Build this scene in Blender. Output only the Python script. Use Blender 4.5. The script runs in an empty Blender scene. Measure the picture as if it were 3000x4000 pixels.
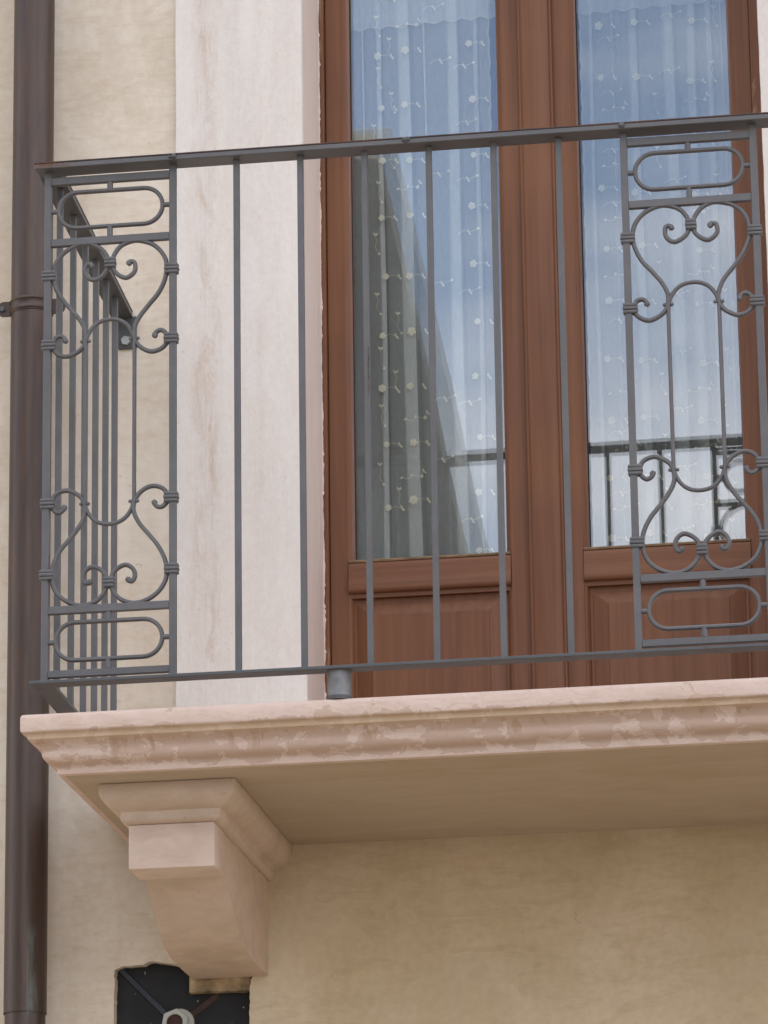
import bpy, bmesh, math, random
from mathutils import Vector, Matrix
from mathutils.geometry import tessellate_polygon

S = bpy.context.scene
COL = S.collection
random.seed(7)

# ------------------------------------------------------------------ camera
cam_d = bpy.data.cameras.new('camera')
cam = bpy.data.objects.new('camera', cam_d)
COL.objects.link(cam)
R = [[0.9878564270, -0.1448100356, 0.0563003838],
     [0.1547899974, 0.9485519663, -0.2762050397],
     [-0.0134065781, 0.2815656599, 0.9594483012]]
right = Vector([r[0] for r in R]); fwd = Vector([r[1] for r in R]); up = Vector([r[2] for r in R])
M = Matrix.Identity(4)
for i in range(3):
    M[i][0] = right[i]; M[i][1] = up[i]; M[i][2] = -fwd[i]
M[0][3], M[1][3], M[2][3] = 1.77935783, -7.56425987, -1.96792683
cam.matrix_world = M
cam_d.sensor_fit = 'VERTICAL'
cam_d.sensor_height = 24.0
cam_d.lens = 17309.48 / 4000.0 * 24.0
cam_d.clip_start = 0.1
cam_d.clip_end = 2000
S.camera = cam

# ------------------------------------------------------------------ sky, sun, exposure
SUN_EL = math.radians(48)
SUN_AZ = math.radians(-28)          # from +Y (behind the house) towards -X
world = bpy.data.worlds.new('World')
S.world = world
world.use_nodes = True
wn = world.node_tree.nodes; wl = world.node_tree.links
wn.clear()
w_out = wn.new('ShaderNodeOutputWorld')
w_bg = wn.new('ShaderNodeBackground')
w_bg.inputs['Strength'].default_value = 0.13
sky = wn.new('ShaderNodeTexSky')
sky.sky_type = 'NISHITA'
sky.sun_disc = False
sky.sun_elevation = SUN_EL
sky.sun_rotation = SUN_AZ
sky.altitude = 200
sky.dust_density = 1.2
wtc = wn.new('ShaderNodeTexCoord')
wmap = wn.new('ShaderNodeMapping')
wmap.inputs['Scale'].default_value = (1.0, 1.0, 2.4)
wl.new(wtc.outputs['Generated'], wmap.inputs['Vector'])
wnz = wn.new('ShaderNodeTexNoise')
wnz.inputs['Scale'].default_value = 3.2
wnz.inputs['Detail'].default_value = 7
wnz.inputs['Roughness'].default_value = 0.52
wl.new(wmap.outputs[0], wnz.inputs['Vector'])
wr = wn.new('ShaderNodeValToRGB')
wr.color_ramp.elements[0].position = 0.41
wr.color_ramp.elements[1].position = 0.58
wl.new(wnz.outputs['Fac'], wr.inputs['Fac'])
wmix = wn.new('ShaderNodeMix'); wmix.data_type = 'RGBA'
wl.new(wr.outputs[0], wmix.inputs[0])
wpale = wn.new('ShaderNodeMix'); wpale.data_type = 'RGBA'
wpale.inputs[0].default_value = 0.10
wl.new(sky.outputs[0], wpale.inputs[6])
wpale.inputs[7].default_value = (6.4, 6.1, 6.6, 1)
wl.new(wpale.outputs[2], wmix.inputs[6])
wmix.inputs[7].default_value = (8.6, 8.3, 8.3, 1)
wl.new(wmix.outputs[2], w_bg.inputs['Color'])
wl.new(w_bg.outputs[0], w_out.inputs['Surface'])

sun_d = bpy.data.lights.new('sun', 'SUN')
sun_d.energy = 2.5
sun_d.angle = math.radians(0.6)
sun_d.color = (1.0, 0.90, 0.76)
sun = bpy.data.objects.new('sun', sun_d)
COL.objects.link(sun)
sdir = Vector((math.sin(SUN_AZ) * math.cos(SUN_EL), math.cos(SUN_AZ) * math.cos(SUN_EL), math.sin(SUN_EL)))
sun.rotation_euler = sdir.to_track_quat('Z', 'Y').to_euler()
sun.location = (0, 0, 20)

S.view_settings.view_transform = 'Standard'
S.view_settings.look = 'None'
S.view_settings.exposure = 1.4
S.view_settings.gamma = 1
S.view_settings.use_curve_mapping = False
S.render.engine = 'CYCLES'
S.cycles.max_bounces = 10
S.cycles.transparent_max_bounces = 24

# ------------------------------------------------------------------ helpers
def tag(o, label=None, cat=None, group=None, kind=None):
    if label: o['label'] = label
    if cat: o['category'] = cat
    if group: o['group'] = group
    if kind: o['kind'] = kind
    return o

def empty(name, loc, label=None, cat=None, group=None):
    o = bpy.data.objects.new(name, None)
    o.location = loc
    o.empty_display_size = 0.05
    COL.objects.link(o)
    return tag(o, label, cat, group)

def link(name, me, mat, parent=None, smooth=False):
    if mat is not None and len(me.materials) == 0:
        me.materials.append(mat)
    if smooth:
        for p in me.polygons: p.use_smooth = True
    o = bpy.data.objects.new(name, me)
    COL.objects.link(o)
    if parent is not None:
        o.parent = parent
        # geometry is written in world coordinates: cancel the parents' offsets
        off = Vector((0, 0, 0)); q = parent
        while q is not None:
            off += q.location; q = q.parent
        o.location = -off
    return o

def to_obj(name, bm, mat, parent=None, smooth=False, sharp=None):
    bmesh.ops.recalc_face_normals(bm, faces=bm.faces)
    me = bpy.data.meshes.new(name)
    bm.to_mesh(me); bm.free()
    o = link(name, me, mat, parent, smooth)
    if sharp is not None and smooth:
        try: me.set_sharp_from_angle(angle=math.radians(sharp))
        except Exception: pass
    return o

def add_box(bm, x0, x1, y0, y1, z0, z1, bevel=0.0, seg=1):
    vs = [bm.verts.new((x, y, z)) for x in (x0, x1) for y in (y0, y1) for z in (z0, z1)]
    idx = [(0, 1, 3, 2), (4, 6, 7, 5), (0, 4, 5, 1), (2, 3, 7, 6), (0, 2, 6, 4), (1, 5, 7, 3)]
    fs = [bm.faces.new([vs[i] for i in f]) for f in idx]
    if bevel > 0:
        es = set(e for f in fs for e in f.edges)
        bmesh.ops.bevel(bm, geom=list(es), offset=bevel, segments=seg, affect='EDGES', profile=0.5)
    return vs

def box(name, dims, mat, parent=None, bevel=0.0, seg=1):
    bm = bmesh.new()
    add_box(bm, *dims, bevel=bevel, seg=seg)
    return to_obj(name, bm, mat, parent)

def add_loft(bm, rings, cap0=True, cap1=True, closed=True):
    vr = [[bm.verts.new(p) for p in r] for r in rings]
    n = len(rings[0])
    for a, b in zip(vr[:-1], vr[1:]):
        for i in range(n if closed else n - 1):
            j = (i + 1) % n
            bm.faces.new((a[i], a[j], b[j], b[i]))
    if cap0: bm.faces.new(vr[0][::-1])
    if cap1: bm.faces.new(vr[-1])
    return vr

def bar_between(bm, p0, p1, wx, wz, ch=0.0):
    """rectangular bar whose section is wx (horizontal) by wz (vertical), from p0 to p1 running mostly along y"""
    rings = []
    for p in (p0, p1):
        rings.append([(p[0] - wx / 2, p[1], p[2] - wz / 2), (p[0] + wx / 2, p[1], p[2] - wz / 2),
                      (p[0] + wx / 2, p[1], p[2] + wz / 2), (p[0] - wx / 2, p[1], p[2] + wz / 2)])
    add_loft(bm, rings)

def catmull(pts, n=6):
    out = []
    P = [pts[0]] + list(pts) + [pts[-1]]
    for i in range(1, len(P) - 2):
        p0, p1, p2, p3 = P[i - 1], P[i], P[i + 1], P[i + 2]
        for k in range(n):
            t = k / n
            out.append(tuple(0.5 * (2 * p1[a] + (p2[a] - p0[a]) * t + (2 * p0[a] - 5 * p1[a] + 4 * p2[a] - p3[a]) * t * t
                                    + (3 * p1[a] - p0[a] - 3 * p2[a] + p3[a]) * t ** 3) for a in range(2)))
    out.append(tuple(pts[-1]))
    return out

def add_sweep(bm, path, w, d, y0, closed=False, widths=None):
    """bar of in-plane width w and depth d swept along a path in the xz plane, its front face at y0"""
    n = len(path); rings = []
    c = 0.30
    for i, (x, z) in enumerate(path):
        if closed:
            a = path[(i - 1) % n]; b = path[(i + 1) % n]
        else:
            a = path[max(i - 1, 0)]; b = path[min(i + 1, n - 1)]
        tx, tz = b[0] - a[0], b[1] - a[1]
        L = math.hypot(tx, tz) or 1e-9
        nx, nz = -tz / L, tx / L
        ww = w * (widths[i] if widths else 1.0)
        h = ww / 2; k = ww * c; kd = d * c
        prof = [(-h + k, 0), (h - k, 0), (h, kd), (h, d - kd), (h - k, d), (-h + k, d), (-h, d - kd), (-h, kd)]
        rings.append([(x + nx * u, y0 + v, z + nz * u) for u, v in prof])
    if closed: rings.append(rings[0])
    if closed:
        vr = [[bm.verts.new(p) for p in r] for r in rings[:-1]]
        vr.append(vr[0])
        for a, b in zip(vr[:-1], vr[1:]):
            for i in range(8):
                j = (i + 1) % 8
                bm.faces.new((a[i], a[j], b[j], b[i]))
    else:
        add_loft(bm, rings)

def add_cyl(bm, p0, p1, r0, r1=None, n=20, cap=True):
    r1 = r0 if r1 is None else r1
    p0 = Vector(p0); p1 = Vector(p1)
    d = (p1 - p0).normalized()
    a = d.orthogonal().normalized(); b = d.cross(a)
    rings = []
    for p, r in ((p0, r0), (p1, r1)):
        rings.append([tuple(p + a * math.cos(2 * math.pi * k / n) * r + b * math.sin(2 * math.pi * k / n) * r) for k in range(n)])
    add_loft(bm, rings, cap, cap)

# ------------------------------------------------------------------ materials
def mat_new(name):
    m = bpy.data.materials.new(name); m.use_nodes = True
    nt = m.node_tree
    return m, nt, nt.nodes, nt.links, nt.nodes['Principled BSDF']

class NB:
    """small node builder"""
    def __init__(s, name):
        s.m, s.nt, s.n, s.l, s.b = mat_new(name)
        s.geo = s.n.new('ShaderNodeNewGeometry')
        s.pos = s.geo.outputs['Position']
    def mapped(s, scale, src=None, rot=(0, 0, 0), loc=(0, 0, 0)):
        mp = s.n.new('ShaderNodeMapping')
        mp.inputs['Scale'].default_value = scale
        mp.inputs['Rotation'].default_value = rot
        mp.inputs['Location'].default_value = loc
        s.l.new(src or s.pos, mp.inputs['Vector'])
        return mp.outputs[0]
    def noise(s, scale, detail=4, rough=0.55, vec=None, dist=0.0):
        t = s.n.new('ShaderNodeTexNoise')
        t.inputs['Scale'].default_value = scale
        t.inputs['Detail'].default_value = detail
        t.inputs['Roughness'].default_value = rough
        t.inputs['Distortion'].default_value = dist
        s.l.new(vec or s.pos, t.inputs['Vector'])
        return t.outputs['Fac']
    def ramp(s, fac, p0, p1, c0=(0, 0, 0, 1), c1=(1, 1, 1, 1), interp='LINEAR'):
        r = s.n.new('ShaderNodeValToRGB')
        r.color_ramp.interpolation = interp
        r.color_ramp.elements[0].position = p0; r.color_ramp.elements[1].position = p1
        r.color_ramp.elements[0].color = c0; r.color_ramp.elements[1].color = c1
        s.l.new(fac, r.inputs['Fac'])
        return r.outputs['Color']
    def mix(s, fac, a, b, blend='MIX'):
        x = s.n.new('ShaderNodeMix'); x.data_type = 'RGBA'; x.blend_type = blend
        for sock, v in ((x.inputs[0], fac), (x.inputs[6], a), (x.inputs[7], b)):
            if isinstance(v, (int, float)): sock.default_value = v
            elif isinstance(v, tuple): sock.default_value = v if len(v) == 4 else (*v, 1)
            else: s.l.new(v, sock)
        return x.outputs[2]
    def math(s, op, a, b=None, c=None, clamp=False):
        x = s.n.new('ShaderNodeMath'); x.operation = op; x.use_clamp = clamp
        for i, v in enumerate((a, b, c)):
            if v is None: continue
            if isinstance(v, (int, float)): x.inputs[i].default_value = v
            else: s.l.new(v, x.inputs[i])
        return x.outputs[0]
    def sep(s, src=None):
        x = s.n.new('ShaderNodeSeparateXYZ'); s.l.new(src or s.pos, x.inputs[0]); return x.outputs
    def band(s, v, a, b, soft):
        """1 between a and b, fading over soft"""
        lo = s.n.new('ShaderNodeMapRange'); lo.interpolation_type = 'SMOOTHSTEP'
        lo.inputs[1].default_value = a - soft; lo.inputs[2].default_value = a + soft
        hi = s.n.new('ShaderNodeMapRange'); hi.interpolation_type = 'SMOOTHSTEP'
        hi.inputs[1].default_value = b - soft; hi.inputs[2].default_value = b + soft
        hi.inputs[3].default_value = 1; hi.inputs[4].default_value = 0
        s.l.new(v, lo.inputs[0]); s.l.new(v, hi.inputs[0])
        return s.math('MULTIPLY', lo.outputs[0], hi.outputs[0])
    def bump(s, h, strength=0.3, dist=0.002):
        b = s.n.new('ShaderNodeBump')
        b.inputs['Strength'].default_value = strength
        b.inputs['Distance'].default_value = dist
        s.l.new(h, b.inputs['Height'])
        s.l.new(b.outputs[0], s.b.inputs['Normal'])
    def done(s, col, rough=0.8, spec=0.3, metal=0.0):
        if isinstance(col, tuple): s.b.inputs['Base Color'].default_value = col if len(col) == 4 else (*col, 1)
        else: s.l.new(col, s.b.inputs['Base Color'])
        if isinstance(rough, (int, float)): s.b.inputs['Roughness'].default_value = rough
        else: s.l.new(rough, s.b.inputs['Roughness'])
        s.b.inputs['Specular IOR Level'].default_value = spec
        s.b.inputs['Metallic'].default_value = metal
        return s.m

def m_limewash():
    q = NB('limewash_plaster')
    big = q.noise(3.2, 5, 0.6, dist=0.5)
    strokes = q.noise(3.6, 6, 0.55, vec=q.mapped((1.3, 1, 0.75), rot=(0, 0.35, 0)), dist=0.5)
    fine = q.noise(60, 3, 0.5)
    vert = q.noise(4, 5, 0.6, vec=q.mapped((9, 1, 0.8)))
    x, y, z = q.sep()
    c = q.mix(q.ramp(big, 0.36, 0.64), (0.62, 0.53, 0.425), (0.69, 0.61, 0.515))
    c = q.mix(q.math('MULTIPLY', q.ramp(strokes, 0.50, 0.56), 0.6), c, (0.73, 0.65, 0.55))
    c = q.mix(q.math('MULTIPLY', q.ramp(vert, 0.5, 0.72), 0.15), c, (0.52, 0.41, 0.28))
    st2 = q.noise(4.6, 7, 0.6, vec=q.mapped((0.8, 1, 1.7), rot=(0, -0.55, 0), loc=(3, 0, 7)), dist=0.7)
    hair = q.noise(22, 5, 0.7, vec=q.mapped((0.45, 1, 2.4), rot=(0, -0.5, 0)), dist=0.8)
    # below the slab the wall colour turns ochre towards the right
    low = q.math('MULTIPLY', q.band(z, -30, -0.13, 0.05), q.band(x, 0.16, 30, 0.22))
    oc = q.mix(q.ramp(strokes, 0.40, 0.62), (0.55, 0.43, 0.268), (0.635, 0.51, 0.345))
    c = q.mix(q.math('MULTIPLY', low, 0.85), c, oc)
    brush = q.math('MULTIPLY', q.ramp(st2, 0.515, 0.575), q.ramp(hair, 0.36, 0.60))
    c = q.mix(q.math('MULTIPLY', brush, 0.55), c, q.mix(low, (0.72, 0.635, 0.53), (0.67, 0.55, 0.375)))
    drk = q.math('MULTIPLY', q.ramp(st2, 0.47, 0.40), q.ramp(hair, 0.42, 0.62))
    c = q.mix(q.math('MULTIPLY', drk, 0.30), c, q.mix(low, (0.52, 0.41, 0.27), (0.43, 0.315, 0.165)))
    # small grey scuffs
    sc = q.ramp(q.noise(34, 3, 0.5, dist=1.5), 0.72, 0.77)
    c = q.mix(q.math('MULTIPLY', sc, 0.5), c, (0.34, 0.25, 0.15))
    # hairline trowel arcs
    arc = q.noise(7, 3, 0.5, vec=q.mapped((1.0, 1, 1.6), rot=(0, 0.5, 0)), dist=0.8)
    line = q.math('SUBTRACT', 1.0, q.math('MULTIPLY', q.math('ABSOLUTE', q.math('SUBTRACT', arc, 0.52)), 90.0), clamp=True)
    line = q.math('MULTIPLY', line, q.ramp(q.noise(5, 3, 0.5), 0.5, 0.62))
    c = q.mix(q.math('MULTIPLY', line, 0.10), c, (0.40, 0.30, 0.18))
    grit = q.noise(210, 2, 0.6)
    c = q.mix(0.06, c, q.ramp(fine, 0.3, 0.7), 'OVERLAY')
    h = q.math('ADD', q.math('ADD', q.math('MULTIPLY', strokes, 0.6), q.math('MULTIPLY', q.math('ADD', st2, q.math('MULTIPLY', hair, 0.4)), 0.6)), q.math('ADD', q.math('MULTIPLY', fine, 0.16), q.math('MULTIPLY', grit, 0.10)))
    h = q.math('SUBTRACT', h, q.math('MULTIPLY', line, 0.04))
    q.bump(h, 0.6, 0.004)
    return q.done(c, 0.88, 0.2)

def m_surround():
    q = NB('white_pink_stone_paint')
    x, y, z = q.sep()
    streak = q.noise(5, 6, 0.62, vec=q.mapped((3.2, 1, 0.8)), dist=1.0)
    fine = q.noise(70, 5, 0.7)
    pit = q.ramp(q.noise(95, 2, 0.5), 0.70, 0.76)
    c = q.mix(q.ramp(streak, 0.35, 0.7), (0.72, 0.67, 0.62), (0.68, 0.615, 0.555))
    # rusty run down the left third
    runs = q.ramp(q.noise(9, 6, 0.7, vec=q.mapped((3.0, 1, 0.9)), dist=0.6), 0.48, 0.68)
    broad = q.noise(3.0, 3, 0.5, vec=q.mapped((5.0, 1, 0.25)))
    c = q.mix(q.math('MULTIPLY', q.ramp(broad, 0.45, 0.62), 0.35), c, (0.60, 0.55, 0.515))
    tint = q.math('MULTIPLY', q.band(x, 0.128, 0.178, 0.030), q.ramp(q.noise(5, 5, 0.65, vec=q.mapped((4.0, 1, 0.5))), 0.38, 0.62))
    c = q.mix(q.math('MULTIPLY', tint, 0.25), c, (0.60, 0.46, 0.38))
    bandm = q.math('ADD', q.band(x, 0.135, 0.185, 0.022), q.math('MULTIPLY', q.band(x, 0.265, 0.275, 0.012), 0.5))
    c = q.mix(q.math('MULTIPLY', q.math('MULTIPLY', runs, bandm), 0.50), c, (0.50, 0.36, 0.25))
    c = q.mix(q.math('MULTIPLY', pit, 0.25), c, (0.32, 0.25, 0.20))
    c = q.mix(0.08, c, q.ramp(fine, 0.3, 0.7), 'OVERLAY')
    h = q.math('ADD', q.math('MULTIPLY', q.noise(14, 4, 0.6, vec=q.mapped((2.5, 1, 0.5))), 0.9), q.math('MULTIPLY', fine, 0.3))
    h = q.math('ADD', h, q.math('MULTIPLY', q.band(x, 0.158, 0.1615, 0.0015), 0.12))
    h = q.math('SUBTRACT', h, q.math('MULTIPLY', q.math('MULTIPLY', runs, bandm), 0.5))
    q.bump(h, 0.7, 0.004)
    return q.done(c, 0.85, 0.2)

def m_reveal():
    q = NB('pink_reveal_plaster')
    streak = q.noise(8, 5, 0.6, vec=q.mapped((1, 10, 0.6)))
    c = q.mix(q.ramp(streak, 0.35, 0.68), (0.67, 0.565, 0.50), (0.62, 0.50, 0.43))
    q.bump(q.noise(60, 4, 0.6), 0.4, 0.002)
    return q.done(c, 0.85, 0.2)

def m_slab(name='pink_marble', stain=1.0):
    q = NB(name)
    x, y, z = q.sep()
    base = q.mix(q.ramp(q.noise(9, 5, 0.6, vec=q.mapped((1, 1, 1), rot=(0, 0.6, 0)), dist=1.2), 0.35, 0.65), (0.66, 0.52, 0.45), (0.61, 0.465, 0.39))
    vein = q.ramp(q.noise(26, 6, 0.7, vec=q.mapped((0.5, 1, 1.6), rot=(0, 0.7, 0)), dist=2.2), 0.5, 0.64)
    base = q.mix(q.math('MULTIPLY', vein, 0.30), base, (0.44, 0.29, 0.21))
    if stain:
        n = q.noise(25, 6, 0.62, vec=q.mapped((0.75, 0.9, 0.9), rot=(0, 0.3, 0)), dist=0.5)
        zone = q.math('ADD', q.math('MULTIPLY', q.band(z, -0.16, -0.102, 0.012), 0.17), q.math('MULTIPLY', q.band(z, -0.103, -0.092, 0.004), 0.07))
        v = q.math('ADD', n, q.math('SUBTRACT', zone, 0.010))
        wet = q.ramp(v, 0.606, 0.628)
        rim = q.math('SUBTRACT', q.ramp(v, 0.592, 0.604), wet)
        base = q.mix(q.math('MULTIPLY', wet, 0.55), base, (0.45, 0.31, 0.225))
        base = q.mix(q.math('MULTIPLY', q.math('MAXIMUM', rim, 0.0), 0.35), base, (0.74, 0.62, 0.55))
        drip = q.ramp(q.noise(7, 4, 0.6, vec=q.mapped((6, 3, 0.5)), dist=0.3), 0.57, 0.63)
        base = q.mix(q.math('MULTIPLY', q.math('MULTIPLY', drip, q.band(z, -0.138, -0.112, 0.005)), 0.7), base, (0.42, 0.28, 0.19))
        yel = q.math('MULTIPLY', q.band(z, -0.112, -0.100, 0.003), 0.55)
        base = q.mix(yel, base, (0.53, 0.38, 0.22))
        q.bump(q.math('ADD', q.math('MULTIPLY', v, 1.4), q.math('MULTIPLY', q.noise(90, 4, 0.6), 0.25)), 0.55, 0.003)
        rough = 0.62
    else:
        q.bump(q.math('ADD', q.noise(30, 4, 0.6, dist=1.0), q.math('MULTIPLY', q.noise(160, 4, 0.6), 0.3)), 0.35, 0.0018)
        rough = 0.7
    return q.done(base, rough, 0.3)

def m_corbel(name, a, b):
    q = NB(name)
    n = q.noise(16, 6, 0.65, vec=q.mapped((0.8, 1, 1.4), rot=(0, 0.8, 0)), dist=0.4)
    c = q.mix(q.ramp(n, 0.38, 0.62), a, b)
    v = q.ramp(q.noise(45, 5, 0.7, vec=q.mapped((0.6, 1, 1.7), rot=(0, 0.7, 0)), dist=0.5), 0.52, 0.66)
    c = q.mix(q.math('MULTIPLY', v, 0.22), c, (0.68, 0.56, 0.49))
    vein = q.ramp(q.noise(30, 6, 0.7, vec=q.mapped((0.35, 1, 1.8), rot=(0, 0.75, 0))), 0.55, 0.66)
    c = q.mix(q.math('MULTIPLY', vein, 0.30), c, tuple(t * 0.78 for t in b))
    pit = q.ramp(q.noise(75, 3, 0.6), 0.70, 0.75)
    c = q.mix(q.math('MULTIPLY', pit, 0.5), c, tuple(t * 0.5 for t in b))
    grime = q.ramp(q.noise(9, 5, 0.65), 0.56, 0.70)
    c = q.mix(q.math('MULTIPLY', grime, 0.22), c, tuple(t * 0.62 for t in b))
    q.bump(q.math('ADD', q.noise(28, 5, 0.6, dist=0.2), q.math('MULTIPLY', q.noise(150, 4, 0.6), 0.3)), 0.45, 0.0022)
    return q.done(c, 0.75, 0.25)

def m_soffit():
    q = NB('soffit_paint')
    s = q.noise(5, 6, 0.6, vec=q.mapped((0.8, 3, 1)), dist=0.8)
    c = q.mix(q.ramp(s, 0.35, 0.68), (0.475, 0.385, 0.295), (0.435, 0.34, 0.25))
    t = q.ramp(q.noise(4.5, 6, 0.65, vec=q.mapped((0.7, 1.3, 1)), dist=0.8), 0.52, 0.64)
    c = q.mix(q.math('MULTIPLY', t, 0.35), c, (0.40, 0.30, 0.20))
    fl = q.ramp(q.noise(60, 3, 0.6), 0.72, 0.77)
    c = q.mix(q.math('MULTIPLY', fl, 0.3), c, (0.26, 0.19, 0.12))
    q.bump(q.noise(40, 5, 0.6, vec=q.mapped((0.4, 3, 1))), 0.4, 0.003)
    return q.done(c, 0.85, 0.2)

def m_iron(name='grey_iron_paint', base=(0.100, 0.098, 0.102), rust=0.5):
    q = NB(name)
    n = q.noise(22, 4, 0.6)
    c = q.mix(q.ramp(n, 0.35, 0.65), base, tuple(v * 1.22 for v in base))
    c = q.mix(q.math('MULTIPLY', q.ramp(q.noise(6, 4, 0.6), 0.45, 0.6), 0.35), c, tuple(v * 0.78 for v in base))
    rn = q.ramp(q.noise(38, 5, 0.7, dist=1), 0.66, 0.74)
    c = q.mix(q.math('MULTIPLY', rn, rust), c, (0.07, 0.038, 0.022))
    x, y, z = q.sep()
    cr = q.math('MULTIPLY', q.math('MULTIPLY', q.band(x, -0.03, 0.055, 0.012), q.band(z, 0.9765, 0.99, 0.002)), q.ramp(q.noise(40, 5, 0.7), 0.42, 0.52))
    c = q.mix(q.math('MULTIPLY', cr, 0.85), c, (0.12, 0.045, 0.02))
    q.bump(q.math('ADD', q.noise(120, 3, 0.6), q.math('MULTIPLY', q.noise(30, 3, 0.6), 0.8)), 0.25, 0.0008)
    return q.done(c, q.ramp(n, 0.3, 0.7, (0.42,) * 3 + (1,), (0.58,) * 3 + (1,)), 0.45)

def m_rustcap():
    q = NB('rusty_rail_top')
    n = q.noise(30, 6, 0.7, vec=q.mapped((0.4, 1, 1)), dist=0.8)
    c = q.mix(q.ramp(n, 0.44, 0.62), (0.06, 0.046, 0.044), (0.12, 0.06, 0.036))
    q.bump(n, 0.3, 0.001)
    return q.done(c, 0.7, 0.3)

def m_wood(name, axis='z', base=((0.180, 0.076, 0.038), (0.135, 0.056, 0.028)), wear=0.0):
    q = NB(name)
    sc = (55, 55, 1.3) if axis == 'z' else (1.3, 55, 55)
    g = q.noise(1.6, 6, 0.65, vec=q.mapped(sc), dist=0.35)
    g2 = q.noise(2.5, 4, 0.6, vec=q.mapped(tuple(v * 3.2 if v > 5 else v for v in sc)))
    c = q.mix(q.ramp(g, 0.36, 0.64), base[0], base[1])
    c = q.mix(q.math('MULTIPLY', q.ramp(g2, 0.50, 0.72), 0.28), c, (0.10, 0.040, 0.022))
    big = q.noise(2.2, 3, 0.5)
    c = q.mix(q.math('MULTIPLY', q.ramp(big, 0.45, 0.62), 0.45), c, (0.225, 0.095, 0.040))
    if wear:
        wv = q.ramp(q.noise(7, 6, 0.7, vec=q.mapped((3, 3, 0.5)), dist=0.5), 0.64, 0.70)
        x, y, z = q.sep()
        top = q.math('MULTIPLY', q.band(z, 1.56, 1.9, 0.03), q.band(x, 0.353, 0.3645, 0.002))
        wv = q.math('MAXIMUM', wv, q.math('MULTIPLY', top, q.ramp(q.noise(12, 5, 0.6, vec=q.mapped((3, 3, 0.5))), 0.38, 0.5)))
        c = q.mix(q.math('MULTIPLY', wv, wear), c, (0.36, 0.23, 0.15))
    q.bump(q.math('ADD', g, q.math('MULTIPLY', g2, 0.5)), 0.16, 0.0007)
    m = q.done(c, q.ramp(g, 0.3, 0.7, (0.42,) * 3 + (1,), (0.55,) * 3 + (1,)), 0.28)
    q.b.inputs['Coat Weight'].default_value = 0.0
    q.b.inputs['Coat Roughness'].default_value = 0.3
    return m

def m_glass():
    m = bpy.data.materials.new('window_glass'); m.use_nodes = True
    nt = m.node_tree; n = nt.nodes; l = nt.links; n.clear()
    out = n.new('ShaderNodeOutputMaterial')
    tr = n.new('ShaderNodeBsdfTransparent'); tr.inputs[0].default_value = (0.97, 0.985, 0.975, 1)
    gl = n.new('ShaderNodeBsdfGlossy'); gl.inputs['Roughness'].default_value = 0.0
    gl.inputs[0].default_value = (0.95, 0.97, 1.0, 1)
    fr = n.new('ShaderNodeFresnel'); fr.inputs[0].default_value = 1.5
    ma = n.new('ShaderNodeMath'); ma.operation = 'MULTIPLY_ADD'
    ma.inputs[1].default_value = 1.0; ma.inputs[2].default_value = 0.085
    l.new(fr.outputs[0], ma.inputs[0])
    # very slight waviness of the pane
    geo = n.new('ShaderNodeNewGeometry')
    nz = n.new('ShaderNodeTexNoise'); nz.inputs['Scale'].default_value = 1.7; nz.inputs['Detail'].default_value = 1
    l.new(geo.outputs['Position'], nz.inputs['Vector'])
    bp = n.new('ShaderNodeBump'); bp.inputs['Strength'].default_value = 0.12; bp.inputs['Distance'].default_value = 0.004
    l.new(nz.outputs['Fac'], bp.inputs['Height']); l.new(bp.outputs[0], gl.inputs['Normal'])
    mx = n.new('ShaderNodeMixShader')
    l.new(ma.outputs[0], mx.inputs[0]); l.new(tr.outputs[0], mx.inputs[1]); l.new(gl.outputs[0], mx.inputs[2])
    l.new(mx.outputs[0], out.inputs[0])
    return m

def m_sheer(name, fac, col=(0.82, 0.84, 0.83)):
    m = bpy.data.materials.new(name); m.use_nodes = True
    nt = m.node_tree; n = nt.nodes; l = nt.links; n.clear()
    out = n.new('ShaderNodeOutputMaterial')
    tr = n.new('ShaderNodeBsdfTransparent')
    df = n.new('ShaderNodeBsdfDiffuse'); df.inputs[0].default_value = (*col, 1)
    tl = n.new('ShaderNodeBsdfTranslucent'); tl.inputs[0].default_value = (*col, 1)
    m1 = n.new('ShaderNodeMixShader'); m1.inputs[0].default_value = 0.25
    l.new(df.outputs[0], m1.inputs[1]); l.new(tl.outputs[0], m1.inputs[2])
    mx = n.new('ShaderNodeMixShader')
    geo = n.new('ShaderNodeNewGeometry')
    mp = n.new('ShaderNodeMapping'); mp.inputs['Scale'].default_value = (220, 30, 60)
    l.new(geo.outputs['Position'], mp.inputs[0])
    nz = n.new('ShaderNodeTexNoise'); nz.inputs['Scale'].default_value = 1.0; nz.inputs['Detail'].default_value = 3
    l.new(mp.outputs[0], nz.inputs['Vector'])
    ma = n.new('ShaderNodeMapRange'); ma.inputs[1].default_value = 0.3; ma.inputs[2].default_value = 0.7
    ma.inputs[3].default_value = fac * 0.94; ma.inputs[4].default_value = fac * 1.06
    l.new(nz.outputs['Fac'], ma.inputs[0])
    l.new(ma.outputs[0], mx.inputs[0])
    l.new(tr.outputs[0], mx.inputs[1]); l.new(m1.outputs[0], mx.inputs[2])
    l.new(mx.outputs[0], out.inputs[0])
    return m

def m_simple(name, col, rough=0.7, spec=0.3, metal=0.0, var=0.2, scale=30, bump=0.2):
    q = NB(name)
    n = q.noise(scale, 5, 0.6)
    c = q.mix(q.ramp(n, 0.35, 0.65), tuple(v * (1 - var) for v in col), tuple(v * (1 + var) for v in col))
    q.bump(n, bump, 0.0015)
    return q.done(c, rough, spec, metal)

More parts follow.
